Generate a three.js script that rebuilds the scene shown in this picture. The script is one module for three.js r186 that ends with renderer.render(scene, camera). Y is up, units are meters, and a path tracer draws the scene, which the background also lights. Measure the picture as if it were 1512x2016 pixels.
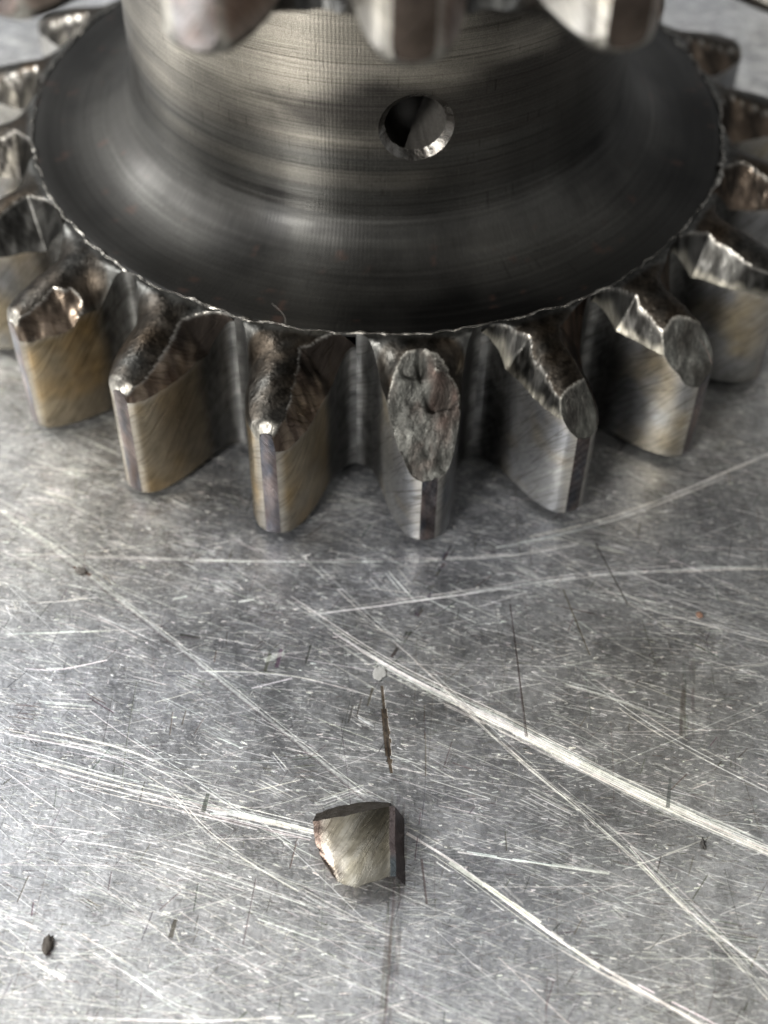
import * as THREE from 'three';
import { mergeGeometries } from 'three/addons/utils/BufferGeometryUtils.js';
import { RectAreaLightUniformsLib } from 'three/addons/lights/RectAreaLightUniformsLib.js';
import { Brush, Evaluator, SUBTRACTION } from 'three-bvh-csg';

// ------------------------------------------------------------------ camera, light, exposure
const U = 0.035;                       // one gear unit (root radius of the large gear) in metres
const scene = new THREE.Scene();
const EYE = new THREE.Vector3(0.03966, 2.33407, 3.60335);
const RT = new THREE.Vector3(0.99979848, 0.01315139, -0.01516701);
const UP = new THREE.Vector3(-0.02007479, 0.65498772, -0.75537282);
const FW = new THREE.Vector3(0, -0.75552507, -0.65511974);
const FOV = 40;
const camera = new THREE.PerspectiveCamera(FOV, 0.75, 0.005, 20);
camera.matrixAutoUpdate = true;
camera.position.copy(EYE).multiplyScalar(U);
camera.quaternion.setFromRotationMatrix(new THREE.Matrix4().makeBasis(RT, UP, FW.clone().negate()));
camera.focus = 3.18 * U;
camera.userData.fStop = 25;
scene.add(camera);

RectAreaLightUniformsLib.init();
scene.background = new THREE.Color(0.34, 0.34, 0.338);
function softbox(name, dir, dist, w, h, color, intensity, target = [0, 0.2 * U, 0.6 * U]) {
  const l = new THREE.RectAreaLight(new THREE.Color(...color), intensity, w, h);
  l.name = name;
  const d = new THREE.Vector3(...dir).normalize().multiplyScalar(dist);
  l.position.set(target[0] + d.x, target[1] + d.y, target[2] + d.z);
  l.lookAt(new THREE.Vector3(...target));
  scene.add(l);
  return l;
}
softbox('window_light', [-0.82, 0.52, -0.16], 0.62, 0.26, 0.34, [1, 0.99, 0.97], 19);
softbox('added_front_light', [-0.54, 0.46, 0.78], 0.75, 0.18, 0.24, [1, 0.975, 0.93], 52);  // unseen softbox added front left to brighten hub and tooth flanks
softbox('bench_lamp_light', [0.42, 0.8, 0.5], 0.8, 0.1, 0.1, [1, 0.95, 0.86], 12);
softbox('ceiling_light', [-0.25, 0.9, -0.5], 1.2, 1.2, 0.8, [1, 1, 1], 2.9);

const renderer = new THREE.WebGLRenderer();
renderer.toneMapping = THREE.LinearToneMapping;
renderer.toneMappingExposure = 1;
renderer.shadowMap.enabled = true;

// ------------------------------------------------------------------ helpers
let seed = 7;
const rnd = () => { seed = (seed + 0x6d2b79f5) | 0; let t = Math.imul(seed ^ (seed >>> 15), 1 | seed); t = (t + Math.imul(t ^ (t >>> 7), 61 | t)) ^ t; return ((t ^ (t >>> 14)) >>> 0) / 4294967296; };
const rr = (a, b) => a + (b - a) * rnd();
const clamp = (x, a = 0, b = 1) => Math.min(b, Math.max(a, x));
const sstep = (a, b, x) => { const t = clamp((x - a) / (b - a)); return t * t * (3 - 2 * t); };
const lerp = (a, b, t) => a + (b - a) * t;
const hash = (x, y, z) => { let h = (Math.imul(x, 374761393) + Math.imul(y, 668265263) + Math.imul(z, 2147483647 - 99991)) | 0; h = Math.imul(h ^ (h >>> 13), 1274126177); return ((h ^ (h >>> 16)) >>> 0) / 4294967296; };
function noise(x, y, z = 0) {        // value noise, -1..1
  const ix = Math.floor(x), iy = Math.floor(y), iz = Math.floor(z);
  let fx = x - ix, fy = y - iy, fz = z - iz;
  fx = fx * fx * (3 - 2 * fx); fy = fy * fy * (3 - 2 * fy); fz = fz * fz * (3 - 2 * fz);
  const c = (a, b, d) => hash(ix + a, iy + b, iz + d);
  return 2 * lerp(lerp(lerp(c(0, 0, 0), c(1, 0, 0), fx), lerp(c(0, 1, 0), c(1, 1, 0), fx), fy), lerp(lerp(c(0, 0, 1), c(1, 0, 1), fx), lerp(c(0, 1, 1), c(1, 1, 1), fx), fy), fz) - 1;
}
const fbm = (x, y, z = 0, o = 4) => { let s = 0, a = 0.5; for (let i = 0; i < o; i++) { s += a * noise(x, y, z + i * 17.3); x *= 2.03; y *= 2.03; z *= 2.03; a *= 0.5; } return s; };
const mix3 = (a, b, t) => [lerp(a[0], b[0], t), lerp(a[1], b[1], t), lerp(a[2], b[2], t)];

// photo pixel -> point at height h (gear units)
function at(px, py, h) {
  const f = 1008 / Math.tan((FOV / 2) * Math.PI / 180);
  const d = FW.clone().addScaledVector(RT, (px - 756) / f).addScaledVector(UP, -(py - 1008) / f);
  return EYE.clone().addScaledVector(d, (h - EYE.y) / d.y);
}
const TABLE_Y = -0.492;

const taken = {};
function numbered(n) { taken[n] = (taken[n] ?? 0) + 1; return taken[n] === 1 ? n : n + '_' + String(taken[n] - 1).padStart(3, '0'); }
function mesh(name, geometry, material, parent, label) {
  const m = new THREE.Mesh(geometry, material);
  m.name = numbered(name); m.castShadow = m.receiveShadow = true;
  if (label) m.userData.label = label;
  parent.add(m);
  return m;
}
function tag(o, label, category, group) { o.userData.label = label; o.userData.category = category; if (group) o.userData.group = group; return o; }

// grid patch: fn(i/nu, j/nv) -> {p:[x,y,z], uv:[u,v], c:[r,g,b], k:kind}; returns geometries by kind (positions in gear units, scaled to metres)
function patch(us, vs, fn, flip = false) {
  const nu = us.length, nv = vs.length, pos = [], uv = [], col = [], kind = [];
  for (let j = 0; j < nv; j++) for (let i = 0; i < nu; i++) {
    const q = fn(us[i], vs[j]);
    pos.push(q.p[0] * U, q.p[1] * U, q.p[2] * U); uv.push(...q.uv); col.push(...q.c); kind.push(q.k ?? 0);
  }
  const idx = {};
  for (let j = 0; j + 1 < nv; j++) for (let i = 0; i + 1 < nu; i++) {
    const a = j * nu + i, b = a + 1, c = a + nu, d = c + 1;
    const k = Math.max(kind[a], kind[b], kind[c], kind[d]);
    (idx[k] ??= []).push(...(flip ? [a, b, c, b, d, c] : [a, c, b, b, c, d]));
  }
  const all = new THREE.BufferGeometry();
  all.setAttribute('position', new THREE.Float32BufferAttribute(pos, 3));
  all.setAttribute('uv', new THREE.Float32BufferAttribute(uv, 2));
  all.setAttribute('color', new THREE.Float32BufferAttribute(col, 3));
  all.setIndex(Object.values(idx).flat());
  all.computeVertexNormals();
  const out = {};
  for (const k in idx) {            // compact per kind, keeping the smooth normals
    const map = new Map(), g = new THREE.BufferGeometry(), P = [], N = [], T = [], C = [], I = [];
    for (const v of idx[k]) {
      if (!map.has(v)) { map.set(v, map.size); P.push(...pos.slice(v * 3, v * 3 + 3)); T.push(...uv.slice(v * 2, v * 2 + 2)); C.push(...col.slice(v * 3, v * 3 + 3)); N.push(all.attributes.normal.getX(v), all.attributes.normal.getY(v), all.attributes.normal.getZ(v)); }
      I.push(map.get(v));
    }
    g.setAttribute('position', new THREE.Float32BufferAttribute(P, 3)); g.setAttribute('normal', new THREE.Float32BufferAttribute(N, 3));
    g.setAttribute('uv', new THREE.Float32BufferAttribute(T, 2)); g.setAttribute('color', new THREE.Float32BufferAttribute(C, 3)); g.setIndex(I);
    out[k] = g;
  }
  return out;
}
const lin = (a, b, n) => Array.from({ length: n + 1 }, (_, i) => a + (b - a) * i / n);

// ------------------------------------------------------------------ textures
function canvas(n, m = n) { const c = document.createElement('canvas'); c.width = n; c.height = m; return c; }
const bases = new Map();
function texture(c, srgb, rx = 1, ry = rx) {      // one source per canvas, however many materials use it
  if (!bases.has(c)) bases.set(c, new THREE.CanvasTexture(c));
  const t = bases.get(c).clone(); t.wrapS = t.wrapT = THREE.RepeatWrapping; t.magFilter = THREE.LinearFilter;
  if (srgb) t.colorSpace = THREE.SRGBColorSpace;
  t.repeat.set(rx, ry); return t;
}
// strokes that wrap round the tile, drawn into a colour canvas and a data canvas (R height, G roughness, B metalness)
function wrapStroke(ctxs, n, x, y, len, ang, w, styles) {
  const dx = Math.cos(ang) * len, dy = Math.sin(ang) * len;
  for (const ox of [0, -n, n]) for (const oy of [0, -n, n]) {
    if (Math.max(x, x + dx) + ox < -4 || Math.min(x, x + dx) + ox > n + 4 || Math.max(y, y + dy) + oy < -4 || Math.min(y, y + dy) + oy > n + 4) continue;
    ctxs.forEach((c, i) => { c.strokeStyle = styles[i]; c.lineWidth = w; c.beginPath(); c.moveTo(x + ox, y + oy); c.lineTo(x + dx + ox, y + dy + oy); c.stroke(); });
  }
}
function pixelNoise(c, fn) {
  const n = c.width, m = c.height, x = c.getContext('2d'), im = x.getImageData(0, 0, n, m), d = im.data;
  for (let j = 0; j < m; j++) for (let i = 0; i < n; i++) { const o = (j * n + i) * 4, q = fn(i, j, d[o], d[o + 1], d[o + 2]); d[o] = clamp(q[0], 0, 255); d[o + 1] = clamp(q[1], 0, 255); d[o + 2] = clamp(q[2], 0, 255); d[o + 3] = 255; }
  x.putImageData(im, 0, 0);
}
const tnoise = (x, y, p, s) => {     // tileable value noise of period p cells
  const ix = Math.floor(x), iy = Math.floor(y); let fx = x - ix, fy = y - iy; fx = fx * fx * (3 - 2 * fx); fy = fy * fy * (3 - 2 * fy);
  const m = (a) => ((a % p) + p) % p, c = (a, b) => hash(m(ix + a), m(iy + b), s);
  return 2 * lerp(lerp(c(0, 0), c(1, 0), fx), lerp(c(0, 1), c(1, 1), fx), fy) - 1;
};
// brushed steel: scratches round one direction
function brushed(n, count, spread, main, rough0) {
  const cc = canvas(n), cd = canvas(n), a = cc.getContext('2d'), b = cd.getContext('2d');
  a.fillStyle = 'rgb(200,200,200)'; a.fillRect(0, 0, n, n); b.fillStyle = `rgb(128,${rough0},255)`; b.fillRect(0, 0, n, n);
  for (let i = 0; i < count; i++) {
    const up = rnd() < 0.5, al = rr(0.06, 0.46), g = main + rr(-1, 1) * spread * (rnd() < 0.12 ? 5 : 1);
    wrapStroke([a, b], n, rr(0, n), rr(0, n), rr(15, 150), g, rr(0.7, 2.2), [up ? `rgba(250,248,244,${al})` : `rgba(96,92,86,${al})`, up ? `rgba(190,${rough0 - 30},255,${al})` : `rgba(66,${rough0 + 34},255,${al})`]);
  }
  pixelNoise(cc, (i, j, r, g, bb) => { const k = 26 * tnoise(i / n * 9, j / n * 9, 9, 1) + 14 * tnoise(i / n * 64, j / n * 64, 64, 2) + 16 * (hash(i, j, 3) - 0.5); return [r + k, g + k, bb + k]; });
  pixelNoise(cd, (i, j, r, g, bb) => { const k = 18 * tnoise(i / n * 96, j / n * 96, 96, 4) + 10 * (hash(i, j, 5) - 0.5); return [r + k, g + 22 * tnoise(i / n * 12, j / n * 12, 12, 6), bb]; });
  return [cc, cd];
}
function grainy(n, cells, depth) {
  const cc = canvas(n), cd = canvas(n);
  const h = (i, j) => { let s = 0, a = 1; for (const p of [cells, cells * 2, cells * 4]) { s += a * tnoise(i / n * p, j / n * p, p, p); a *= 0.6; } return s / 1.96; };
  pixelNoise(cc, (i, j) => { const k = 196 + depth * 60 * h(i, j) + 24 * (hash(i, j, 8) - 0.5); return [k, k, k * 0.99]; });
  pixelNoise(cd, (i, j) => [128 + 110 * h(i, j), 150 + 40 * tnoise(i / n * 20, j / n * 20, 20, 3), 255]);
  return [cc, cd];
}
const [brushC, brushD] = brushed(1024, 5200, 0.16, 0.95, 104);
const [grainC, grainD] = grainy(1024, 64, 0.9);

// turned hub: fine rings with a patch-wise vertical chatter
const hubC = canvas(2048, 1024), hubD = canvas(2048, 1024);
{
  const a = hubC.getContext('2d'), b = hubD.getContext('2d');
  a.fillStyle = 'rgb(196,194,190)'; a.fillRect(0, 0, 2048, 1024); b.fillStyle = 'rgb(128,104,255)'; b.fillRect(0, 0, 2048, 1024);
  for (let i = 0; i < 2600; i++) {
    const y = rr(0, 1024), x = rr(-200, 2048), l = rr(60, 620), up = rnd() < 0.5, al = rr(0.03, 0.24), dy = rr(-5, 5), w = rr(0.6, 2.4);
    for (const o of [0, -2048]) [[a, up ? `rgba(248,246,240,${al})` : `rgba(84,80,76,${al})`], [b, up ? `rgba(190,76,255,${al})` : `rgba(60,132,255,${al})`]].forEach(([c, s]) => { c.strokeStyle = s; c.lineWidth = w; c.beginPath(); c.moveTo(x + o, y); c.lineTo(x + l + o, y + dy); c.stroke(); });
  }
  for (let i = 0; i < 900; i++) {    // chatter ticks in bands
    const band = Math.floor(rr(0, 34)), x = rr(0, 2048), y = 200 + band * 22 + rr(-3, 3), al = rr(0.1, 0.35), up = rnd() < 0.5;
    a.fillStyle = up ? `rgba(252,248,238,${al})` : `rgba(90,86,82,${al})`; a.fillRect(x, y, rr(2, 4), rr(8, 19));
    b.fillStyle = up ? `rgba(185,80,255,${al})` : `rgba(70,120,255,${al})`; b.fillRect(x, y, 3, rr(8, 19));
  }
  pixelNoise(hubC, (i, j, r, g, bb) => { const k = 20 * tnoise(i / 2048 * 12, j / 1024 * 12, 12, 1) + 22 * (hash(0, j, 3) - 0.5) + 44 * (hash(i, j, 9) - 0.5); return [r + k, g + k, bb + k]; });
  pixelNoise(hubD, (i, j, r, g, bb) => { const ch = 11 * Math.sin(i * 0.7) * sstep(0.1, 0.5, tnoise(i / 2048 * 7, j / 1024 * 7, 7, 12) + 0.3); return [r + ch + 30 * (hash(0, j, 3) - 0.5) + 14 * (hash(i, j, 9) - 0.5), g + 24 * tnoise(i / 2048 * 16, j / 1024 * 16, 16, 5), bb]; });
}

function metal(name, [c, d], rx, o = {}, ry = rx) {
  return new THREE.MeshPhysicalMaterial({ name, anisotropy: o.aniso ?? 0, anisotropyRotation: Math.PI / 2, color: o.color ?? 0xffffff, vertexColors: o.vc ?? true, roughness: o.rough ?? 1, metalness: o.metal ?? 1, map: texture(c, true, rx, ry), roughnessMap: texture(d, false, rx, ry), bumpMap: texture(d, false, rx, ry), bumpScale: o.bump ?? 0.00006, side: THREE.DoubleSide });
}
const M = {
  flank: metal('worn_tooth_flank_steel', [brushC, brushD], 0.75, { rough: 0.92, bump: 0.00003, metal: 0.88 }),
  oxide: metal('dark_oxide_steel', [grainC, grainD], 2.2, { rough: 0.72, bump: 0.00004 }),
  land: metal('tip_land_steel', [brushC, brushD], 1.1, { rough: 0.8, bump: 0.00003 }),
  fracture: metal('fractured_steel', [grainC, grainD], 5.0, { rough: 0.95, bump: 0.00007, metal: 0.8 }),
  smear: metal('smeared_steel', [brushC, brushD], 1.4, { rough: 0.85, bump: 0.00006 }),
  hub: metal('turned_hub_steel', [hubC, hubD], 1, { rough: 1.0, bump: 0.00004, aniso: 0.75, metal: 0.9 }),
  flange: metal('turned_flange_steel', [grainC, grainD], 3.2, { rough: 0.92, bump: 0.00004, metal: 0.55 }),
  chip: metal('ground_chip_steel', [brushC, brushD], 1.0, { rough: 0.66, bump: 0.00003 }),
  dish: metal('sooty_flange_steel', [hubC, hubD], 1, { rough: 1.12, bump: 0.00004, aniso: 0.35, metal: 0.6 }),
  burr: metal('burr_steel', [brushC, brushD], 2, { rough: 0.6 }),
};

// ------------------------------------------------------------------ the scratched plate
{
  const X0 = -1.2, Z0 = 0.28, S = 2.4, N = 2048, k = N / S;
  const cc = canvas(N), cd = canvas(N), a = cc.getContext('2d'), b = cd.getContext('2d');
  a.lineCap = b.lineCap = 'butt';
  a.fillStyle = 'rgb(157,158,159)'; a.fillRect(0, 0, N, N); b.fillStyle = 'rgb(128,112,222)'; b.fillRect(0, 0, N, N);
  const blob = (c, x, y, r, style) => { const g = c.createRadialGradient(x, y, 0, x, y, r); g.addColorStop(0, style); g.addColorStop(1, style.replace(/,[\d.]+\)$/, ',0)')); c.fillStyle = g; c.fillRect(x - r, y - r, 2 * r, 2 * r); };
  for (let i = 0; i < 260; i++) blob(a, rr(0, N), rr(0, N), rr(30, 170), rnd() < 0.5 ? `rgba(190,191,192,${rr(0.05, 0.2)})` : `rgba(98,99,102,${rr(0.05, 0.2)})`);
  const P = (px, py) => { const q = at(px, py, TABLE_Y); return [(q.x - X0) * k, (q.z - Z0) * k]; };
  const line = (pts, w, ca, cb) => [[a, ca], [b, cb]].forEach(([c, s]) => { c.strokeStyle = s; c.lineWidth = w; c.beginPath(); pts.forEach((p, i) => (i ? c.lineTo(...p) : c.moveTo(...p))); c.stroke(); });
  const bright = (al) => [`rgba(${rr(236, 252) | 0},${rr(236, 250) | 0},${rr(230, 244) | 0},${al})`, `rgba(${rnd() < 0.5 ? 196 : 76},${rr(130, 200) | 0},${rr(120, 190) | 0},${al})`];
  const dark = (al) => [`rgba(${rr(58, 84) | 0},${rr(54, 78) | 0},${rr(50, 72) | 0},${al})`, `rgba(60,${rr(130, 170) | 0},${rr(150, 220) | 0},${al})`];
  const scr = (x, y, len, ang, w, st, bow = 0) => { const pts = []; for (let i = 0; i <= 4; i++) { const t = i / 4, s = Math.sin(Math.PI * t) * bow * len; pts.push([x + Math.cos(ang) * len * t - Math.sin(ang) * s, y + Math.sin(ang) * len * t + Math.cos(ang) * s]); } line(pts, w, ...st); };
  // micro scratches
  for (let i = 0; i < 70000; i++) { const up = rnd() < 0.55, along = rnd() < 0.78; scr(rr(0, N), rr(0, N), along ? rr(3, 24) : rr(3, 12), along ? rr(-0.18, 0.42) : rr(-1.6, 1.6), rr(0.7, 1.7), up ? bright(rr(0.12, 0.6)) : dark(rr(0.1, 0.45))); }
  for (let i = 0; i < 3200; i++) { const x = rr(0, N), y = rr(0, N), l = rr(3, 15), an = rr(-0.25, 0.5), w = rr(1.1, 2.8), al = rr(0.3, 0.95); scr(x, y, l, an, w, bright(al)); if (rnd() < 0.5) scr(x + rr(-3, 3), y + rr(1, 4), l * 0.6, an + rr(-0.3, 0.3), w * 0.7, bright(al)); }          // nicks
  for (let i = 0; i < 1700; i++) scr(rr(-60, N), rr(0, N), rr(40, 190), rnd() < 0.72 ? rr(0.12, 0.62) : rr(-0.5, 0.12), rr(0.7, 2.2), bright(rr(0.15, 0.6)), rr(-0.02, 0.02));
  for (let i = 0; i < 520; i++) scr(rr(0, N), rr(0, N), rr(12, 62), rr(1.5, 2.4), rr(0.9, 3.0), dark(rr(0.2, 0.6)));              // dark ticks leaning left
  for (let i = 0; i < 150; i++) scr(rr(0, N), rr(0, N), rr(60, 260), rr(1.4, 1.75), rr(0.8, 1.8), dark(rr(0.15, 0.42)), rr(-0.02, 0.02));
  for (let i = 0; i < 560; i++) scr(rr(-100, N), rr(0, N), rr(90, 480), rnd() < 0.6 ? rr(0.3, 0.8) : rr(-0.45, 0.3), rr(0.6, 1.6), bright(rr(0.2, 0.7)), rr(-0.008, 0.008));
  for (let i = 0; i < 240; i++) {      // scuffs: bunches of parallel dashes
    const x = rr(0, N), y = rr(0, N), ang = rnd() < 0.7 ? rr(0.0, 0.6) : rr(-0.5, 1.2), n = 3 + Math.floor(rr(0, 11)), l = rr(14, 90), up = rnd() < 0.8, gap = rr(2.5, 7);
    for (let q = 0; q < n; q++) scr(x - Math.sin(ang) * gap * q + rr(-12, 12), y + Math.cos(ang) * gap * q + rr(-2, 2), l * rr(0.4, 1.2), ang + rr(-0.04, 0.04), rr(0.9, 2.4), up ? bright(rr(0.15, 0.6)) : dark(rr(0.2, 0.6)));
  }
  // the long scratches one can point to
  const long = (pts, w, al, n = 1, spread = 0, kind = bright) => {
    const c = new THREE.CatmullRomCurve3(pts.map(([x, y]) => { const p = P(x, y); return new THREE.Vector3(p[0], p[1], 0); })), L = c.getLength();
    for (let q = 0; q < n; q++) {
      const o = (rnd() + rnd() - 1) * spread * 0.5, pieces = n > 2 ? 1 + Math.floor(rr(0, 3)) : 1;
      for (let m = 0; m < pieces; m++) {
        const t0 = n > 2 ? rr(0, 0.8) : 0, t1 = n > 2 ? Math.min(1, t0 + rr(0.15, 0.6)) : 1, st = kind(Math.min(1, al * rr(0.6, 1.25))), ww = w * rr(0.35, 0.95), k1 = rr(-0.02, 0.02);
        const steps = Math.max(4, Math.round(L * (t1 - t0) / 30));
        for (let e = 0; e < steps; e++) {      // breaks and changing width along the groove
          if (n > 2 && rnd() < 0.12) continue;
          const a0 = lerp(t0, t1, e / steps), a1 = lerp(t0, t1, (e + 1) / steps), p0 = c.getPointAt(a0), p1 = c.getPointAt(a1), d = c.getTangentAt(a0);
          const off0 = o + k1 * L * (a0 - t0) * 0.5, off1 = o + k1 * L * (a1 - t0) * 0.5;
          line([[p0.x - d.y * off0, p0.y + d.x * off0], [p1.x - d.y * off1, p1.y + d.x * off1]], ww * rr(0.8, 1.2), ...st);
        }
      }
    }
  };
  long([[560, 1180], [760, 1310], [1000, 1428], [1250, 1556], [1530, 1680]], 2.6, 0.65, 40, 42);
  long([[760, 1325], [1000, 1440], [1250, 1562], [1530, 1690]], 3, 0.5, 12, 26);
  long([[800, 1640], [900, 1702], [1100, 1850], [1400, 2030]], 12, 1); long([[850, 1672], [1000, 1776], [1180, 1905]], 9, 1, 3, 5);
  long([[800, 1650], [900, 1715], [1100, 1860], [1420, 2030]], 3.5, 0.8, 6, 20);
  long([[0, 1006], [160, 1122], [440, 1345], [720, 1572]], 10, 0.42); long([[0, 1002], [160, 1116], [440, 1339], [722, 1566]], 2, 0.85); long([[0, 1012], [160, 1130], [440, 1352], [716, 1578]], 2.2, 0.55, 1, 0, dark);
  long([[560, 1050], [700, 1190], [820, 1300], [1010, 1480], [1200, 1640], [1420, 1850], [1520, 1960]], 2.4, 0.5, 10, 26); long([[700, 1210], [900, 1370], [1080, 1560]], 2, 0.5, 1, 0, dark);
  long([[0, 1088], [200, 1096], [600, 1104], [1000, 1092], [1140, 1070]], 2.6, 0.6, 5, 9);
  long([[590, 1212], [830, 1180], [1150, 1136], [1400, 1118], [1530, 1115]], 2.8, 0.55, 8, 22);
  long([[960, 1075], [1200, 1020], [1530, 890]], 7, 0.34, 6, 26); long([[1120, 1540], [1300, 1470], [1530, 1376]], 2.6, 0.6);
  long([[0, 1480], [200, 1540], [400, 1588], [615, 1640]], 2.6, 0.75, 20, 62); long([[0, 1440], [260, 1500], [470, 1620]], 3, 0.7, 9, 46); long([[60, 1400], [330, 1560], [420, 1650], [760, 1850]], 2.4, 0.6, 5, 16);
  long([[0, 1640], [280, 1680], [620, 1790], [880, 1880]], 2.4, 0.55, 12, 110); long([[800, 1660], [1000, 1690], [1200, 1720]], 5, 0.85, 3, 10); long([[380, 1600], [480, 1606], [620, 1640]], 8, 0.9, 3, 10);
  long([[1100, 1300], [1300, 1440], [1530, 1560]], 2.4, 0.7, 6, 60); long([[1180, 1600], [1330, 1770], [1530, 1930]], 3.2, 0.7, 5, 14); long([[1230, 1060], [1530, 1190]], 2.4, 0.6, 3, 26); long([[900, 1100], [1180, 1160], [1530, 1250]], 2, 0.55, 6, 70);
  long([[930, 1320], [1100, 1340], [1400, 1440]], 2, 0.6, 4, 40); long([[0, 1310], [110, 1318], [210, 1300]], 5, 0.8, 3, 14); long([[0, 1250], [240, 1240]], 3.2, 0.7, 3, 12); long([[300, 1320], [560, 1330], [840, 1400]], 2.2, 0.6, 3, 8);
  long([[0, 1806], [40, 1815], [80, 1834]], 3, 0.8, 9, 26); long([[60, 1890], [128, 1928]], 3, 0.8, 9, 26); long([[0, 2000], [400, 2010], [700, 1996]], 4, 0.7, 3, 8); long([[150, 1850], [320, 1960], [380, 2016]], 2.4, 0.6, 4, 40);
  long([[40, 1190], [190, 1180]], 2.4, 0.7, 3, 14); long([[490, 1560], [590, 1535]], 3, 0.5);
  long([[1004, 1190], [1018, 1300], [1036, 1450]], 3, 0.75, 2, 4, dark); long([[1172, 1070], [1236, 1190]], 4.5, 0.6, 2, 5, dark); long([[1108, 1160], [1160, 1290]], 4, 0.5, 2, 5, dark);
  long([[1352, 1280], [1350, 1450]], 8, 0.13, 14, 34, dark); long([[790, 1560], [776, 1800], [760, 2020]], 8, 0.12, 26, 40, dark); for (const [x, y] of [[885, 1090], [868, 1120], [845, 1160], [826, 1200], [800, 1250], [780, 1280]]) long([[x + 10, y - 14], [x - 8, y + 14]], 9, 0.4, 3, 16, dark); long([[1320, 1530], [1315, 1590]], 8, 0.6, 1, 0, dark);
  long([[836, 1360], [838, 1540], [820, 1700]], 3, 0.35, 4, 22, dark); long([[505, 1730], [480, 1860]], 4, 0.45, 2, 8, dark); long([[830, 1690], [840, 1780]], 4, 0.6, 1, 0, dark);
  for (const [x, y] of [[548, 1296], [526, 1304], [606, 1288], [690, 1405], [706, 1392], [728, 1372], [340, 1828], [404, 1580]]) long([[x + 6, y - 18], [x - 4, y + 18]], 9, 0.62, 1, 0, dark);
  long([[520, 1300], [560, 1286]], 14, 0.4); long([[495, 1355], [575, 1335]], 5, 0.6); long([[340, 1180], [368, 1174]], 8, 0.85); long([[470, 1185], [500, 1180]], 8, 0.85); long([[355, 1250], [395, 1256]], 10, 0.5, 2, 5, dark); long([[145, 1115], [180, 1132]], 15, 0.6, 2, 8, dark); long([[90, 1850], [96, 1880]], 18, 0.8, 1, 0, dark);
  // the dark gouge below the pale flake
  const g0 = ['rgba(70,60,48,0.95)', 'rgba(20,170,150,0.95)'], g1 = ['rgba(40,34,28,0.9)', 'rgba(0,180,120,0.9)'];
  line([[752, 1350], [756, 1390], [760, 1440], [765, 1490], [771, 1522]].map((p) => P(...p)), 6, ...g0); line([[756, 1395], [760, 1440], [765, 1488]].map((p) => P(...p)), 12, ...g0); line([[757, 1395], [761, 1440], [766, 1488]].map((p) => P(...p)), 5, ...g1);
  for (let q = 0; q < 26; q++) { const y = rr(1385, 1500), x = 752 + (y - 1350) * 0.11 + rr(-5, 5); line([[x, y], [x + rr(-2, 3), y + rr(3, 9)]].map((p) => P(...p)), rr(2, 5), ...(rnd() < 0.7 ? g0 : g1)); }
  pixelNoise(cc, (i, j, r, g, bb) => { const q = 15 * tnoise(i / N * 60, j / N * 60, 60, 1) + 13 * tnoise(i / N * 300, j / N * 300, 300, 2) + 30 * (hash(i, j, 3) - 0.5), w = 5 * tnoise(i / N * 5, j / N * 5, 5, 9); return [r + q + w, g + q + w * 0.6, bb + q - w * 0.4]; });
  pixelNoise(cd, (i, j, r, g, bb) => { const q = 9 * tnoise(i / N * 110, j / N * 110, 110, 4) + 20 * tnoise(i / N * 420, j / N * 420, 420, 5); return [r + q, g + 24 * tnoise(i / N * 24, j / N * 24, 24, 6) + 14 * tnoise(i / N * 200, j / N * 200, 200, 7), bb]; });
  const t = (c, s) => { const q = texture(c, s); q.wrapS = q.wrapT = THREE.MirroredRepeatWrapping; return q; };
  const plate = new THREE.MeshStandardMaterial({ name: 'scratched_aluminium', map: t(cc, true), roughnessMap: t(cd, false), metalnessMap: t(cd, false), bumpMap: t(cd, false), bumpScale: 0.00006, roughness: 1, metalness: 1 });
  const W = 24, H = 1.0, geo = new THREE.BoxGeometry(W * U, H * U, W * U);
  geo.translate(0, (TABLE_Y - H / 2) * U, 0);
  const p = geo.attributes.position, uv = geo.attributes.uv;
  for (let i = 0; i < p.count; i++) uv.setXY(i, (p.getX(i) / U - X0) / S, 1 - (p.getZ(i) / U - Z0) / S);
  const m = mesh('table_top', geo, plate, scene);
  m.userData.kind = 'structure'; m.userData.label = 'scratched bare aluminium bench plate under the gear';
}

// ------------------------------------------------------------------ the cluster gear
const gear = new THREE.Group(); gear.name = 'cluster_gear'; scene.add(gear);
gear.position.set(0, TABLE_Y * U, 0);
const body = new THREE.Group();        // only used to shift geometry: everything below is built with y = 0 at the flange
tag(gear, 'dark steel cluster gear with chipped and broken teeth standing on the scratched plate', 'gear');
const LIFT = -TABLE_Y * U;
const lift = (g) => g.translate(0, LIFT, 0);

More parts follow.
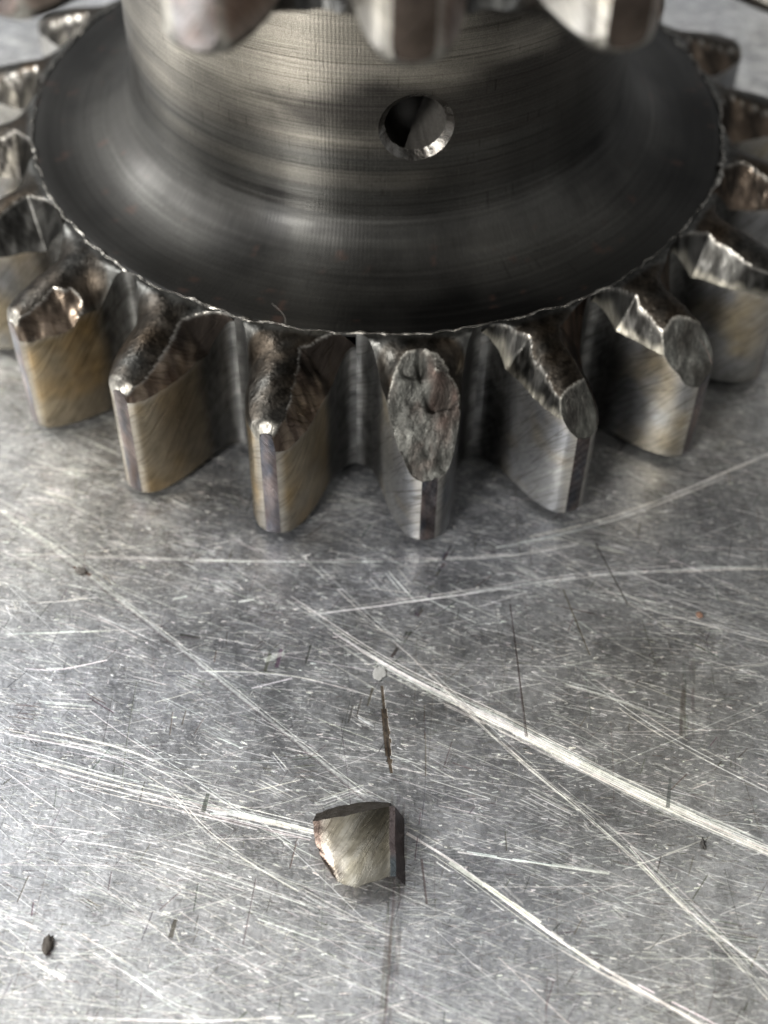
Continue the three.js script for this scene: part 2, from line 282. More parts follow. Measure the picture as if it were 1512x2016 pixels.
// tooth profile: half angle against radius
const PROF = [[1.0, 0.15708], [1.0012, 0.1485], [1.005, 0.139], [1.014, 0.128], [1.03, 0.1145], [1.055, 0.1015], [1.1, 0.0885], [1.15, 0.0775], [1.2, 0.0632], [1.24, 0.0472], [1.26, 0.0345], [1.2685, 0.0245], [1.274, 0.0155]];
function psiOf(prof, r) {               // monotone cubic through the profile points
  const n = prof.length, d = (i) => (prof[i + 1][1] - prof[i][1]) / (prof[i + 1][0] - prof[i][0]);
  const m = (i) => (i === 0 ? d(0) : i === n - 1 ? d(n - 2) : i > n - 3 ? d(i) : 2 / (1 / d(i - 1) + 1 / d(i)));
  for (let i = 1; i < n; i++) if (r <= prof[i][0] + 1e-9) {
    const h = prof[i][0] - prof[i - 1][0], t = (r - prof[i - 1][0]) / h, t2 = t * t, t3 = t2 * t;
    return (2 * t3 - 3 * t2 + 1) * prof[i - 1][1] + (t3 - 2 * t2 + t) * h * m(i - 1) + (3 * t2 - 2 * t3) * prof[i][1] + (t3 - t2) * h * m(i);
  }
  return prof[n - 1][1];
}
function radii(prof, n) {               // rows: the profile's own radii plus even ones
  const set = new Set(prof.map((p) => +p[0].toFixed(5)));
  const a = prof[0][0], b = prof[prof.length - 1][0];
  for (let i = 0; i <= n; i++) set.add(+(a + (b - a) * i / n).toFixed(5));
  return [...set].sort((x, y) => x - y).filter((r, i, s) => i === 0 || r - s[i - 1] > 2e-4);
}
const C = {
  oxide: [0.07, 0.069, 0.066], oxideBrown: [0.085, 0.064, 0.046], grey: [0.2, 0.2, 0.195], silver: [0.52, 0.51, 0.48], bronze: [0.4, 0.335, 0.235], brown: [0.3, 0.2, 0.145],
  rim: [0.17, 0.17, 0.165], bright: [0.75, 0.72, 0.66], frac: [0.3, 0.3, 0.28], land: [0.4, 0.34, 0.33], dark: [0.13, 0.129, 0.125],
};
// o: { az, prof, yBottom, tipDrop, nr, nt, cuts, left, right (flank colours), s }
function buildTooth(o) {
  const { prof } = o, r0 = prof[0][0], r1 = prof[prof.length - 1][0], rows = radii(prof, o.nr), ts = lin(-1, 1, o.nt), s = o.s;
  const yB = o.yBottom, sgn = o.flipY ? -1 : 1, y00 = o.yRim ?? 0;
  const place = (r, psi, y) => [r * Math.sin(o.az + psi), y00 + sgn * y, r * Math.cos(o.az + psi)];
  const top = (t, r) => {
    const x = (r - r0) / (r1 - r0), psi = psiOf(prof, r) * t, v = psi * r;
    const ridge = -o.tipDrop * Math.pow(x, 1.45);
    const b = Math.max(0, o.tipDrop + 0.012 + ridge) * sstep(r0 + 0.01, r0 + 0.085, r) * 0.95;
    let y = ridge - b * Math.pow(Math.abs(t), 2.1) - 0.014 * Math.pow(sstep(0.84, 1, Math.abs(t)), 2) * sstep(r0 + 0.01, r0 + 0.06, r) - 0.014 * sstep(0.93, 1, x);
    y += 0.002 * fbm(v * 40, r * 40, s, 3) * sstep(0, 0.15, x);
    const dome = sstep(r0 + 0.006, r0 + 0.024, r - 0.04 * Math.pow(Math.abs(v) / 0.12, 4));
    let c = mix3(C.rim, mix3(C.oxide, C.oxideBrown, clamp(0.5 + 1.2 * fbm(v * 14 + 5, r * 14, s, 3))), dome), k = 0;
    const edge = Math.max(sstep(0.9, 1, Math.abs(t)) * sstep(r0 + 0.03, r0 + 0.08, r), sstep(0.95, 1, x));
    c = mix3(c, C.grey, 0.7 * edge * (0.6 + 0.6 * fbm(v * 60, r * 60, s + 3, 2)));
    c = mix3(c, C.bright, 0.85 * sstep(0.9, 1, x + 0.05 * fbm(v * 50, r * 50, s + 13, 3)));       // battered tip corner, its highlight painted bright
    for (const q of o.cuts ?? []) {
      const yc = q.h(v, r, t) + 1.6 * Math.max(0, r0 + 0.052 - r) + (q.amp ?? 0.006) * fbm(v * (q.freq ?? 26), r * (q.freq ?? 26), s + 9 + (q.seed ?? 0), 4);
      const d = y - yc;
      if (d > 0) { y = yc; c = typeof q.c === 'function' ? q.c(v, r, t) : q.c; k = q.k ?? 1; if (d < 0.006 && q.edge !== 0) c = mix3(C.bright, c, d / 0.006); c = mix3(c, c.map((z) => z * 0.6), clamp(0.4 + fbm(v * 50, r * 50, s + 2, 3))); }
    }
    return { y: Math.max(y, yB + 0.02), c, k };
  };
  const geos = { 0: [], flank: [], land: [], 1: [], 2: [] };
  const tp = patch(ts, rows, (t, r) => { const q = top(t, r), psi = psiOf(prof, r) * t; return { p: place(r, psi, q.y), uv: [psi * r + o.az * 3, r], c: q.c, k: q.k }; }, !!o.flipY);
  for (const k in tp) geos[k].push(tp[k]);
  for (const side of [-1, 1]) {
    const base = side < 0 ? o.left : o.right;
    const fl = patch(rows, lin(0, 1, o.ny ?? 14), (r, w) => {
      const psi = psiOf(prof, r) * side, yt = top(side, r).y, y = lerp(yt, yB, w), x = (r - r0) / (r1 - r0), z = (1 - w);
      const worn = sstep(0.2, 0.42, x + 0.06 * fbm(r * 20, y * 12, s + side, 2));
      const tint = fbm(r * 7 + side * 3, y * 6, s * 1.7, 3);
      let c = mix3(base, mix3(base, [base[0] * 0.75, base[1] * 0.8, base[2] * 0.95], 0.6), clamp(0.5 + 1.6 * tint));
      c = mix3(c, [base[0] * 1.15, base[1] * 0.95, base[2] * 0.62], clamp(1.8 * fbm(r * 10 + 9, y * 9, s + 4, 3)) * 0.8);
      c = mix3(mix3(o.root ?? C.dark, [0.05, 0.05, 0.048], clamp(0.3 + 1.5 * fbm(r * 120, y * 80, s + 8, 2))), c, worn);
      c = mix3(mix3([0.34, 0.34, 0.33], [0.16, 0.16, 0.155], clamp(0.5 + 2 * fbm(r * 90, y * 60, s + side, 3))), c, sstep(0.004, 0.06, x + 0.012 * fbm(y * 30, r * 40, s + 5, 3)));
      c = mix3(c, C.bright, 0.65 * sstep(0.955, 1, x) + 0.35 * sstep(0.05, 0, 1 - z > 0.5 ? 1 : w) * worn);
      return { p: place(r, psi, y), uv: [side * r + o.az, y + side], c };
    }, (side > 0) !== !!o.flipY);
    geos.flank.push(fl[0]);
  }
  // tip land
  const pt = prof[prof.length - 1][1];
  const ld = patch(lin(-1, 1, 6), lin(0, 1, 30), (t, w) => {
    const yt = top(t, r1).y, y = lerp(yt, yB, w), n = fbm(y * 22, t, s + 6, 3);
    let c = mix3(mix3(o.land ?? C.land, o.land2 ?? [0.24, 0.25, 0.29], clamp(0.5 + 1.5 * n)), [0.42, 0.3, 0.26], clamp(1.4 * fbm(y * 9 + 4, t, s, 2)));
    if (o.hatch) c = c.map((z) => z * (0.45 + 0.3 * (Math.sin(y * 900) > 0 ? 1 : 0)));
    return { p: place(r1 + 0.002 * (1 - t * t), pt * t, y), uv: [t * pt * r1, y], c };
  }, true !== !!o.flipY ? false : true);
  geos.land.push(ld[0]);
  // underside
  const un = patch([-1, 0, 1], rows, (t, r) => ({ p: place(r, psiOf(prof, r) * t, yB), uv: [r * t * 0.1, r], c: C.grey }), !o.flipY);
  geos.flank.push(un[0]);
  const solid = [mergeGeometries(geos[0]), mergeGeometries(geos.flank)];
  const g = lift(mergeGeometries(solid, true));
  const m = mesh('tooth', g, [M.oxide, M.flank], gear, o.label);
  mesh('tip_land', lift(geos.land[0]), M.land, m);
  if (geos[1].length) mesh('smeared_edge', lift(mergeGeometries(geos[1])), M.smear, m);
  if (geos[2].length) mesh('fracture_face', lift(mergeGeometries(geos[2])), M.fracture, m, o.fracLabel);
  return m;
}

const brownFacet = (v, r, t) => mix3(mix3([0.26, 0.2, 0.155], [0.08, 0.066, 0.055], clamp(0.55 + 2.2 * fbm(v * 28, r * 28, 3, 4))), [0.5, 0.4, 0.31], 0.6 * sstep(0.1, 0.5, fbm(v * 70 + 3, r * 50, 5, 3)));
const copper = (v, r, t) => mix3(mix3([0.5, 0.4, 0.31], [0.2, 0.15, 0.12], clamp(0.5 + 2 * fbm(v * 40, r * 40, 3, 4))), [0.07, 0.058, 0.05], sstep(1.13, 1.06, r + 0.03 * noise(v * 50, r * 50)));
const darkGouge = (v, r) => mix3([0.075, 0.052, 0.042], C.brown, clamp(0.1 + 1.8 * fbm(v * 60, r * 9, 4, 3)));
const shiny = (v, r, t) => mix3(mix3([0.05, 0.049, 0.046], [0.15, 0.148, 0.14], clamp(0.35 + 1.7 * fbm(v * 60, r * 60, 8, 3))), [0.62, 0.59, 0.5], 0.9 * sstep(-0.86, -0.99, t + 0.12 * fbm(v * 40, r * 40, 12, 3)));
const CUTS = {
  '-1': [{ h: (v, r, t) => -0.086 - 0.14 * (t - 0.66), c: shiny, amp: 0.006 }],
  0: [{ h: (v, r, t) => -0.076 - 0.13 * (t - 0.5) - 0.16 * (r - 1.19) + 0.9 * Math.max(0, 1.15 - r), c: brownFacet, amp: 0.012, freq: 44 }],
  1: [{ h: (v, r, t) => -0.082 - 0.15 * (t - 0.74) - 0.1 * (r - 1.16), c: copper, amp: 0.007, freq: 40 }],
  2: [{ h: (v, r, t) => -0.077 - 0.17 * (t - 0.6) - 0.12 * (r - 1.15), c: copper, amp: 0.017, freq: 38 }],
  3: [{ h: (v, r) => -0.238 - 1.03 * (r - 1.274) + 0.12 * v
    - 0.03 * Math.exp(-Math.pow((r - 1.075) / 0.022, 2) - Math.pow((v + 0.006) / 0.009, 2)) + 0.026 * Math.exp(-Math.pow((r - 1.1) / 0.022, 2) - Math.pow((v - 0.03) / 0.018, 2)) + 0.02 * Math.exp(-Math.pow((r - 1.105) / 0.012, 2) - Math.pow((v + 0.05) / 0.022, 2))
    - 0.04 * Math.exp(-Math.pow((r - 1.14 - 0.1 * v) / 0.017, 2) - Math.pow((v - 0.036) / 0.034, 4)) + 0.014 * sstep(0, 0.01, v - 0.012 - 0.01 * noise(r * 50, 2)) * sstep(1.25, 1.19, r) * sstep(1.14, 1.17, r) + 0.003 * noise(v * 60 + r * 30, r * 40, 6) * sstep(1.13, 1.19, r),
    c: (v, r) => mix3(mix3([0.21, 0.21, 0.196], [0.11, 0.108, 0.1], clamp(0.5 + 1.7 * fbm(v * 34, r * 34, 5, 4))), [0.14, 0.095, 0.08], 0.85 * clamp(1.5 * fbm(v * 26 + 3, r * 26, 15, 3) + 0.6 * sstep(0.0, 0.02, v) * sstep(1.21, 1.15, r))), amp: 0.021, freq: 24, k: 2, edge: 1 }],
  4: [{ h: (v, r) => -0.19 - 1.9 * (r - 1.274) - 0.25 * v, c: (v, r) => mix3([0.22, 0.22, 0.2], [0.09, 0.085, 0.078], clamp(0.4 + 1.8 * fbm(v * 30, r * 30, 27, 4))), amp: 0.02, k: 2, freq: 22 },
    { h: (v, r, t) => -0.056 - 0.17 * (t - 0.34) - 0.1 * (r - 1.13) + 0.8 * Math.max(0, 1.09 - r), c: darkGouge, amp: 0.008, freq: 40, seed: 6, edge: 0 },
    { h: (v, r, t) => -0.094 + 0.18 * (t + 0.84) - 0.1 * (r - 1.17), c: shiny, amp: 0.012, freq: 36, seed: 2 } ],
  5: [{ h: (v, r) => -0.19 - 1.45 * (r - 1.274) + 0.7 * v, c: (v, r) => mix3([0.22, 0.22, 0.206], [0.1, 0.095, 0.086], clamp(0.4 + 1.8 * fbm(v * 30, r * 30, 25, 4))), amp: 0.02, k: 2, freq: 20 },
    { h: (v, r, t) => -0.052 - 0.15 * (t - 0.4) - 0.12 * (r - 1.13) + 0.8 * Math.max(0, 1.08 - r), c: darkGouge, amp: 0.009, freq: 40, seed: 6, edge: 0 },
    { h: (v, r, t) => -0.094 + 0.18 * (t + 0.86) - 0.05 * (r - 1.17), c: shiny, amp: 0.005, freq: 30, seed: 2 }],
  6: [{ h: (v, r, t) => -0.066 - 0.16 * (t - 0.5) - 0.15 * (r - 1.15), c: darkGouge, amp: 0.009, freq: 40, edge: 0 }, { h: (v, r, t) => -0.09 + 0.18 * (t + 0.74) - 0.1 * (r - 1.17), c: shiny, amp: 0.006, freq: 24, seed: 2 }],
};
const generic = [{ h: (v, r, t) => -0.086 - 0.14 * (t - 0.74), c: copper, amp: 0.008, freq: 36 }, { h: (v, r, t) => -0.086 + 0.14 * (t + 0.74), c: brownFacet, amp: 0.008, freq: 36, seed: 5 }];
const dull = [{ h: (v, r, t) => -0.086 - 0.14 * (t - 0.78), c: (v, r, t) => mix3([0.15, 0.14, 0.12], [0.05, 0.047, 0.043], clamp(0.6 + 2 * fbm(v * 40, r * 40, 3, 4))), amp: 0.008, freq: 36 }];
const LABELS = {
  0: 'chipped tooth with brown smeared edge, left of the front', 1: 'tooth with a long copper brown bevel beside the dark top', 2: 'tooth with a dark rounded top and crumbled brown right edge',
  3: 'tooth with its upper half broken off, grey grainy fracture', 4: 'tooth with bright torn edge and small grey fracture at its tip', 5: 'tooth with a round grey chip on its silver flank', 6: 'tooth with bright crumbled edge at the right of the frame',
};
for (let i = 0; i < 20; i++) {
  const k = i < 14 ? i : i - 20, near = k >= -2 && k <= 7, az = -0.0376 + (k - 2.5) * Math.PI / 10;
  const silver = k >= 3 && k <= 12;
  buildTooth({ az, prof: PROF, yBottom: -0.467, tipDrop: 0.086, nr: near ? 96 : 30, nt: near ? 56 : 18, ny: near ? 18 : 8, s: k * 7.31 + 40, cuts: CUTS[k] ?? (k < 0 ? dull : generic),
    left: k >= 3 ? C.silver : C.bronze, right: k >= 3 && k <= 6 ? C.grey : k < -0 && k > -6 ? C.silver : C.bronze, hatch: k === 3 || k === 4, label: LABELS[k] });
}

// flange: rim, fillet skirt outside the hub, underside and the seat it stands on
const RH = 0.70, RA = 0.24, RB0 = 0.2, NS = 240, FILLET_END = 0.8 * Math.PI / 2;   // sleeve radius; half axes of the dished fillet at its foot
const angs = lin(-Math.PI, Math.PI, NS);
function revolve(pts, colour, flip = false, seg = angs, uvk = 1) {       // pts: [r, y, v]
  return patch(seg, pts.map((_, i) => i), (a, i) => ({ p: [pts[i][0] * Math.sin(a), pts[i][1], pts[i][0] * Math.cos(a)], uv: [a * uvk, pts[i][2] ?? pts[i][0]], c: colour(a, pts[i][0], pts[i][1]) }), flip)[0];
}
const flangeColour = (a, r, y) => {          // oxide, turning rings, a few rust spots
  const n = fbm(Math.sin(a) * r * 3.1 + 2, Math.cos(a) * r * 3.1, 2, 5), ring = noise(r * 260, a * 2, 1), rust = 0.6 * sstep(0.44, 0.52, fbm(Math.sin(a) * r * 26, Math.cos(a) * r * 26, 31, 3)) * sstep(0.1, 0.05, y);
  let c = mix3([0.058, 0.058, 0.056], [0.01, 0.01, 0.01], clamp(0.5 + 2.1 * n));
  c = mix3(c, [0.13, 0.131, 0.127], 0.4 * clamp(ring) * clamp(0.5 + fbm(a * 4, r * 20, 7, 3)));
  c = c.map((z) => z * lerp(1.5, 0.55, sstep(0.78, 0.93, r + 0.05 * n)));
  c = mix3(c, [0.17, 0.09, 0.07], 0.5 * rust);
  return c;
};
{
  const pts = lin(0, 1, 34).map((q) => { const a = FILLET_END * (1 - q); return a; }).map((a) => [RH + RA * (1 - Math.sin(a)), RB0 * (1 - Math.cos(a))]);
  pts.push(...lin(RH + RA + 0.006, 0.992, 8).map((r) => [r, 0.0006 * noise(r * 90, 1)])); pts.push([0.9985, -0.003], [1.0005, -0.01]);
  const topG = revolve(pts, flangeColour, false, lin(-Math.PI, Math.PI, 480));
  const under = revolve([[1.0005, -0.46], [0.999, -0.4665], [0.82, -0.4665], [0.8, -0.472], [0.8, -0.488], [0.795, -0.492], [0.45, -0.492], [0.44, -0.488], [0.44, -0.3]], () => C.grey);
  const tu = topG.attributes.uv, tp = topG.attributes.position;
  for (let i = 0; i < tu.count; i++) tu.setXY(i, tu.getX(i) / (2 * Math.PI) * 2, tp.getY(i) / U * 0.55 + (tu.getY(i) - RH) * 0.55);
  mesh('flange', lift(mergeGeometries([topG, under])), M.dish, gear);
}
{ // burr: thin bright torn edge that runs round the rim
  const pts = [], n = 900;
  const P3 = (a, q, w) => { const s = (0.0012 + 0.0052 * Math.max(0, noise(a * 55, 3)) + 0.003 * Math.max(0, noise(a * 19, 8))) * (0.55 + 0.9 * clamp(0.5 + 1.4 * noise(a * 5, 21))); const rb = 0.999 + 0.005 * noise(a * 34, 5) + 0.008 * noise(a * 12, 2); return [(rb + s * Math.cos(q)) * Math.sin(a), 0.0005 + s * 0.75 * Math.sin(q), (rb + s * Math.cos(q)) * Math.cos(a)]; };
  const g = patch(lin(-Math.PI, Math.PI, n), lin(0, 2 * Math.PI, 7), (a, q) => ({ p: P3(a, q), uv: [a, q * 0.02], c: mix3([0.25, 0.24, 0.22], C.bright, clamp(0.5 + 1.4 * noise(a * 70, 4))) }), true)[0];
  mesh('burr', lift(g), M.burr, gear, 'thin torn bright burr along the rim');
}

// hub: turned sleeve with concave fillet at its foot, pierced by the oil hole
const HOLE = { az: 0.143, y: 0.388, ro: 0.0925, ri: 0.0745 };
{
  const prof = [];
  const A0 = FILLET_END;        // the flange part takes over here
  for (const t of lin(0, 1, 20)) { const q = lerp(A0, Math.PI / 2, t); prof.push([RH + RA * (1 - Math.sin(q)), RB0 * (1 - Math.cos(q))]); }
  const outer = [...prof.map(([r, y]) => [r, y]), ...lin(0.22, 0.72, 20).map((y) => [RH, y]), [RH, 0.9], [RH, 1.07]];
  const shape = [[0.43, -0.2], [prof[0][0], -0.2], [prof[0][0], prof[0][1] - 0.002], ...outer, [0.69, 1.075], [0.43, 1.075], [0.43, 0.6], [0.43, 0.2], [0.43, -0.2]];
  const lathe = new THREE.LatheGeometry(shape.map(([r, y]) => new THREE.Vector2(r * U, y * U)), 240);
  // analytic normals: lathe order keeps segment-major vertices
  const p = lathe.attributes.position, nn = lathe.attributes.normal, uv = lathe.attributes.uv;
  for (let i = 0; i < p.count; i++) {
    const x = p.getX(i) / U, y = p.getY(i) / U, z = p.getZ(i) / U, r = Math.hypot(x, z), a = Math.atan2(x, z), seg = Math.floor(i / shape.length);
    uv.setXY(i, a / (2 * Math.PI) * 2, y * 0.55 + (r - RH) * 0.55);
    if (r >= RH - 0.001 && r < prof[0][0] + 0.001 && y > prof[0][1] - 0.001) { let nr = 1, ny = 0; if (y < RB0 && r > RH) { const cx = (RH + RA - r) / (RA * RA), cy = (RB0 - y) / (RB0 * RB0), l = Math.hypot(cx, cy) || 1; nr = cx / l; ny = cy / l; } nn.setXYZ(i, nr * Math.sin(a), ny, nr * Math.cos(a)); }
  }
  const A = new Brush(lathe); A.updateMatrixWorld();
  const cyl = new THREE.CylinderGeometry(HOLE.ro * U, HOLE.ro * U, 0.5 * U, 72);
  cyl.rotateX(Math.PI / 2); cyl.translate(0, HOLE.y * U, 0.62 * U); cyl.rotateY(HOLE.az);
  const B = new Brush(cyl); B.updateMatrixWorld();
  const ev = new Evaluator(); ev.useGroups = false; ev.attributes = ['position', 'uv', 'normal'];
  const res = ev.evaluate(A, B, SUBTRACTION).geometry;
  // drop the walls the cylinder left (the liner below is that surface), colour the rest
  const rp = res.attributes.position, cols = [];
  for (let i = 0; i < rp.count; i++) {
    const x = rp.getX(i) / U, y = rp.getY(i) / U, z = rp.getZ(i) / U, r = Math.hypot(x, z), a = Math.atan2(x, z);
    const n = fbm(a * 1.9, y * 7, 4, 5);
    let c = mix3([0.48, 0.455, 0.405], [0.095, 0.09, 0.084], clamp(0.4 + 2.1 * n + 0.55 * sstep(0.05, 0.4, a) + 0.2 * sstep(-0.55, -0.95, a)));  // light falloff painted in: darker on the right and far left
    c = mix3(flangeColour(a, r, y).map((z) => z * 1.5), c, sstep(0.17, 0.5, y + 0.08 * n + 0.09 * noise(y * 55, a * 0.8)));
    if (r < RH - 0.006 && y > 0.25 && y < 0.55) c = [0.02, 0.019, 0.018];      // shade inside the drilling, painted near-black
    cols.push(...c);
  }
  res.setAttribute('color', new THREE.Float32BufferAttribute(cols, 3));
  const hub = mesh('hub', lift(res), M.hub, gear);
  // liner: chamfer ring then bore wall
  const ring = (q, rad, depth) => { const ax = rad * Math.cos(q), ay = rad * Math.sin(q), zz = Math.sqrt(RH * RH - ax * ax) - depth, ca = Math.cos(HOLE.az), sa = Math.sin(HOLE.az); return [ax * ca + zz * sa, HOLE.y + ay, -ax * sa + zz * ca]; };
  const qs = lin(0, 2 * Math.PI, 96);
  const rag = (q) => 0.0012 * noise(q * 9, 3) + 0.0008 * noise(q * 30, 7);
  const ch = patch(qs, [0, 0.15, 0.85, 1], (q, w) => ({ p: ring(q, lerp(HOLE.ro, HOLE.ri + rag(q), w), 0.018 * w + (w === 0.15 || w === 0 ? -0.0003 : 0)), uv: [q * 0.1, w * 0.03], c: mix3([0.36, 0.35, 0.33], [0.22, 0.205, 0.19], clamp(0.5 + 2 * fbm(q * 7, w, 3, 3))) }), true)[0];
  mesh('hole_chamfer', lift(ch), M.burr, hub, 'bright countersunk ring of the oil hole');
  const wallEnd = (q) => Math.max(0.004, Math.min(0.235, (0.88 * Math.cos(q) - 0.47 * Math.sin(q) - 0.135) / 0.47 * HOLE.ri / 0.67));   // the drilling breaks into a slanting cavity
  const wall = patch(qs, lin(0, 1, 14), (q, w) => ({ p: ring(q, HOLE.ri + rag(q), 0.018 + wallEnd(q) * w), uv: [q * 0.3, w * 0.3], c: [0.2, 0.19, 0.178] }), true)[0];
  mesh('hole_wall', lift(wall), M.flange, hub);
}

// the second, larger gear higher up on the same sleeve
{
  const Y0 = 1.052, RB = 1.335, N2 = 29, half = Math.PI / N2;
  const prof2 = PROF.map(([r, p]) => [RB + (r - 1) * 0.97, lerp(p, 0.15708, 0.12 * sstep(1, 1.06, r)) * (half / 0.15708)]);
  const under = revolve([[0.7, Y0 + 0.004], [0.74, Y0 + 0.002], [RB - 0.01, Y0 + 0.002], [RB, Y0 + 0.006]], flangeColour, true);
  const over = revolve([[0.43, Y0 + 0.3], [0.43, Y0 + 0.46], [0.44, Y0 + 0.47], [RB - 0.01, Y0 + 0.47], [RB, Y0 + 0.462]], flangeColour);
  mesh('gear_rim', lift(mergeGeometries([under, over])), M.flange, gear);
  for (let k = 0; k < N2; k++) {
    const az = 0.045 + k * 2 * half;
    buildTooth({ az, prof: prof2, yRim: Y0, flipY: true, yBottom: -0.46, tipDrop: 0.05, nr: 34, nt: 20, ny: 10, s: 300 + k * 3.7, cuts: [], left: [0.82, 0.76, 0.64], right: [0.36, 0.25, 0.19], root: C.grey, land: k < 3 ? [0.2, 0.16, 0.135] : [0.62, 0.62, 0.64], land2: k < 3 ? [0.3, 0.24, 0.2] : [0.45, 0.36, 0.33] });  // left flanks coloured brighter to carry the key light
  }
}

// ------------------------------------------------------------------ the broken-off piece
{
  const frag = new THREE.Group(); frag.name = 'tooth_fragment'; scene.add(frag);
  const c0 = at(708, 1668, TABLE_Y); frag.position.set(c0.x * U, TABLE_Y * U, c0.z * U);
  tag(frag, 'small broken-off gear tooth piece lying alone on the bare plate', 'metal fragment');
  const T = 0.075;
  const loc = (px, py, h) => { const q = at(px, py, TABLE_Y + h); return [q.x - c0.x, h, q.z - c0.z]; };
  // four sides of the upper (flank) face in photo pixels
  const back = [[617, 1618], [650, 1612], [690, 1604], [730, 1594], [766, 1586]], front = [[640, 1704], [664, 1736], [700, 1747], [736, 1736], [768, 1724]];
  const cr = (l, t) => { const x = t * (l.length - 1), i = Math.min(l.length - 2, Math.floor(x)), f = x - i; return [lerp(l[i][0], l[i + 1][0], f), lerp(l[i][1], l[i + 1][1], f)]; };
  const hgt = (u, v) => T * (0.66 + 0.34 * Math.sin(Math.min(1, 0.08 + u * 0.96) * Math.PI * 0.66)) * (1 - 0.12 * Math.pow(v, 4));
  const face = (u, v) => { const a = cr(back, u), b = cr(front, u), bulge = -14 * Math.sin(Math.PI * v) * (1 - u); return loc(lerp(a[0], b[0], v) + bulge * 0.4 + 1.2 * noise(v * 9, u * 2), lerp(a[1], b[1], v) + 1.2 * noise(u * 14, v * 3), hgt(u, v)); };
  const g = patch(lin(0, 1, 30), lin(0, 1, 30), (u, v) => ({ p: face(u, v), uv: [u * 0.2, v * 0.2], c: mix3(mix3([0.5, 0.46, 0.36], [0.72, 0.69, 0.6], clamp(0.4 + 1.2 * fbm(u * 9 + v * 5, v * 4 - u * 2, 3, 3))), [0.12, 0.09, 0.075], sstep(0.5, 0.05, u + 0.12 * noise(v * 6, u * 6))) }))[0];  // left side painted dark, as the tilted face reflecting darkness
  const shell = mesh('tooth_flank', g, M.chip, frag);
  // skirts down to the plate
  const skirt = (edge, drop, n, c) => patch(lin(0, 1, n), lin(0, 1, 6), (t, w) => { const p = edge(t), d = drop(t, p); return { p: [lerp(p[0], d[0], w), lerp(p[1], 0.0006, w) + 0.003 * Math.sin(w * Math.PI) * noise(t * 12, w * 5), lerp(p[2], d[2], w)], uv: [t * 0.2, w * 0.1], c: c(t, w) }; })[0];
  const sk = [
    skirt((t) => face(1 - t, 0), (t, p) => [p[0] + 0.004, 0, p[2] - 0.048 - 0.02 * Math.sin(t * Math.PI)], 30, () => [0.09, 0.075, 0.06]),
  ];
  mesh('fracture_face', sk[0], M.fracture, frag, 'dark fracture surface along the back of the piece');
  const low = [skirt((t) => face(t, 1), (t, p) => [p[0] + 0.01, 0, p[2] - 0.035], 30, () => [0.2, 0.17, 0.13]), skirt((t) => face(0, t), (t, p) => [p[0] + 0.03, 0, p[2] - 0.015 * (1 - t)], 30, () => [0.16, 0.12, 0.1])];
  mesh('side_face', mergeGeometries(low), M.oxide, frag);
  // tip land: bright bevel strip then the darker land
  const bev = patch(lin(0, 1, 26), lin(0, 1, 4), (t, w) => { const p = face(1, 1 - t); return { p: [p[0] + 0.0125 * w, p[1] - 0.004 * w, p[2] - 0.002 * w], uv: [t * 0.15, w * 0.02], c: mix3([0.55, 0.46, 0.46], [0.45, 0.52, 0.56], sstep(0.35, 0.2, t)) }; })[0];
  mesh('bevel', bev, M.burr, frag);
  const land = patch(lin(0, 1, 26), lin(0, 1, 6), (t, w) => { const p = face(1, 1 - t); return { p: [p[0] + 0.0125 + 0.022 * w, lerp(p[1] - 0.004, 0.0006, w), p[2] - 0.002 - 0.008 * w], uv: [t * 0.15, w * 0.06], c: [0.12, 0.07, 0.065] }; })[0];
  mesh('tip_land', land, M.land, frag);
  shell.castShadow = true;
}

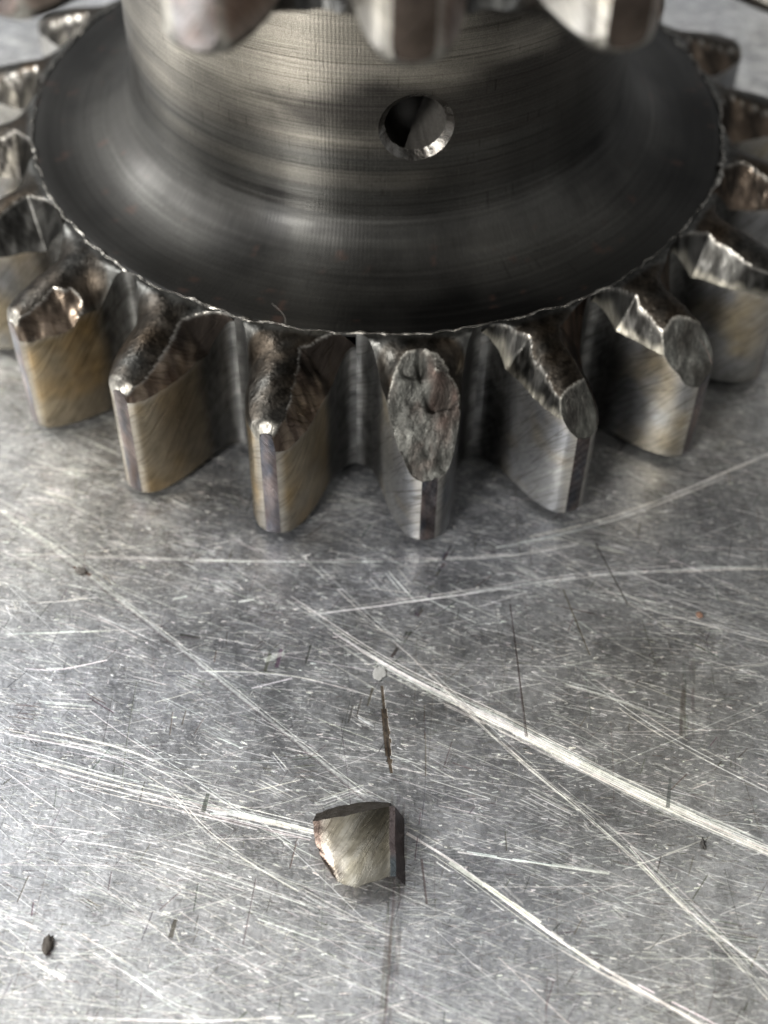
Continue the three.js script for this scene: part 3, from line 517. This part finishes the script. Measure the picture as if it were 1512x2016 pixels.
// ------------------------------------------------------------------ loose specks and fibres
function crumb(name, px, py, size, flat, color, label, category, rough = 0.8) {
  const g = new THREE.IcosahedronGeometry(1, 3), p = g.attributes.position;
  for (let i = 0; i < p.count; i++) { const x = p.getX(i), y = p.getY(i), z = p.getZ(i), k = 1 + 0.5 * noise(x * 1.6 + px, y * 1.6, z * 1.6 + py) + 0.14 * noise(x * 4, y * 4 + px, z * 4); p.setXYZ(i, x * k * size[0] * U, y * k * flat * U, z * k * size[1] * U); }
  g.computeVertexNormals();
  g.computeBoundingBox(); g.translate(0, -g.boundingBox.min.y - flat * 0.25 * U, 0);
  const m = mesh(name, g, new THREE.MeshStandardMaterial({ name: name + '_surface', color: new THREE.Color().setRGB(...color), roughness: rough, metalness: 0 }), scene);
  const q = at(px, py, TABLE_Y); m.position.set(q.x * U, TABLE_Y * U, q.z * U);
  return tag(m, label, category);
}
crumb('paint_flake', 746, 1327, [0.015, 0.022], 0.002, [0.3, 0.3, 0.29], 'pale grey flake at the upper end of the dark gouge', 'flake');
crumb('grit_crumb', 95, 1862, [0.012, 0.02], 0.006, [0.05, 0.042, 0.035], 'dark brown grit crumb near the lower left corner of the plate', 'grit');
crumb('grit_crumb', 1384, 1662, [0.005, 0.012], 0.004, [0.03, 0.028, 0.025], 'tiny black grit speck right of the tooth piece near the plate edge', 'grit');
crumb('grit_crumb', 160, 1126, [0.016, 0.01], 0.006, [0.11, 0.1, 0.09], 'grey grit crumb beside the long diagonal scratch below the left teeth', 'grit');
crumb('grit_crumb', 1376, 1212, [0.008, 0.008], 0.004, [0.16, 0.09, 0.06], 'small rust brown crumb on the plate below the right teeth', 'grit');
function fibre(pts, r, color, label) {
  const c = new THREE.CatmullRomCurve3(pts.map((p) => new THREE.Vector3(...p).multiplyScalar(U)));
  const g = new THREE.TubeGeometry(c, 60, r * U, 6);
  return tag(mesh('lint_fibre', g, new THREE.MeshStandardMaterial({ name: 'fibre', color: new THREE.Color().setRGB(...color), roughness: 0.7 }), scene), label, 'fibre');
}
const ap = (px, py, h) => at(px, py, h).toArray();
fibre([ap(536, 598, 0.002), ap(552, 612, 0.012), ap(562, 630, 0.016), ap(560, 642, 0.006)], 0.0005, [0.16, 0.145, 0.13], 'thin curled hair on the flange rim above the crumbled tooth');
fibre([ap(1378, 668, -0.08), ap(1392, 690, -0.06), ap(1402, 716, -0.085)], 0.0008, [0.1, 0.07, 0.06], 'fine brown hair hanging from the tooth with the round grey chip');

renderer.render(scene, camera);
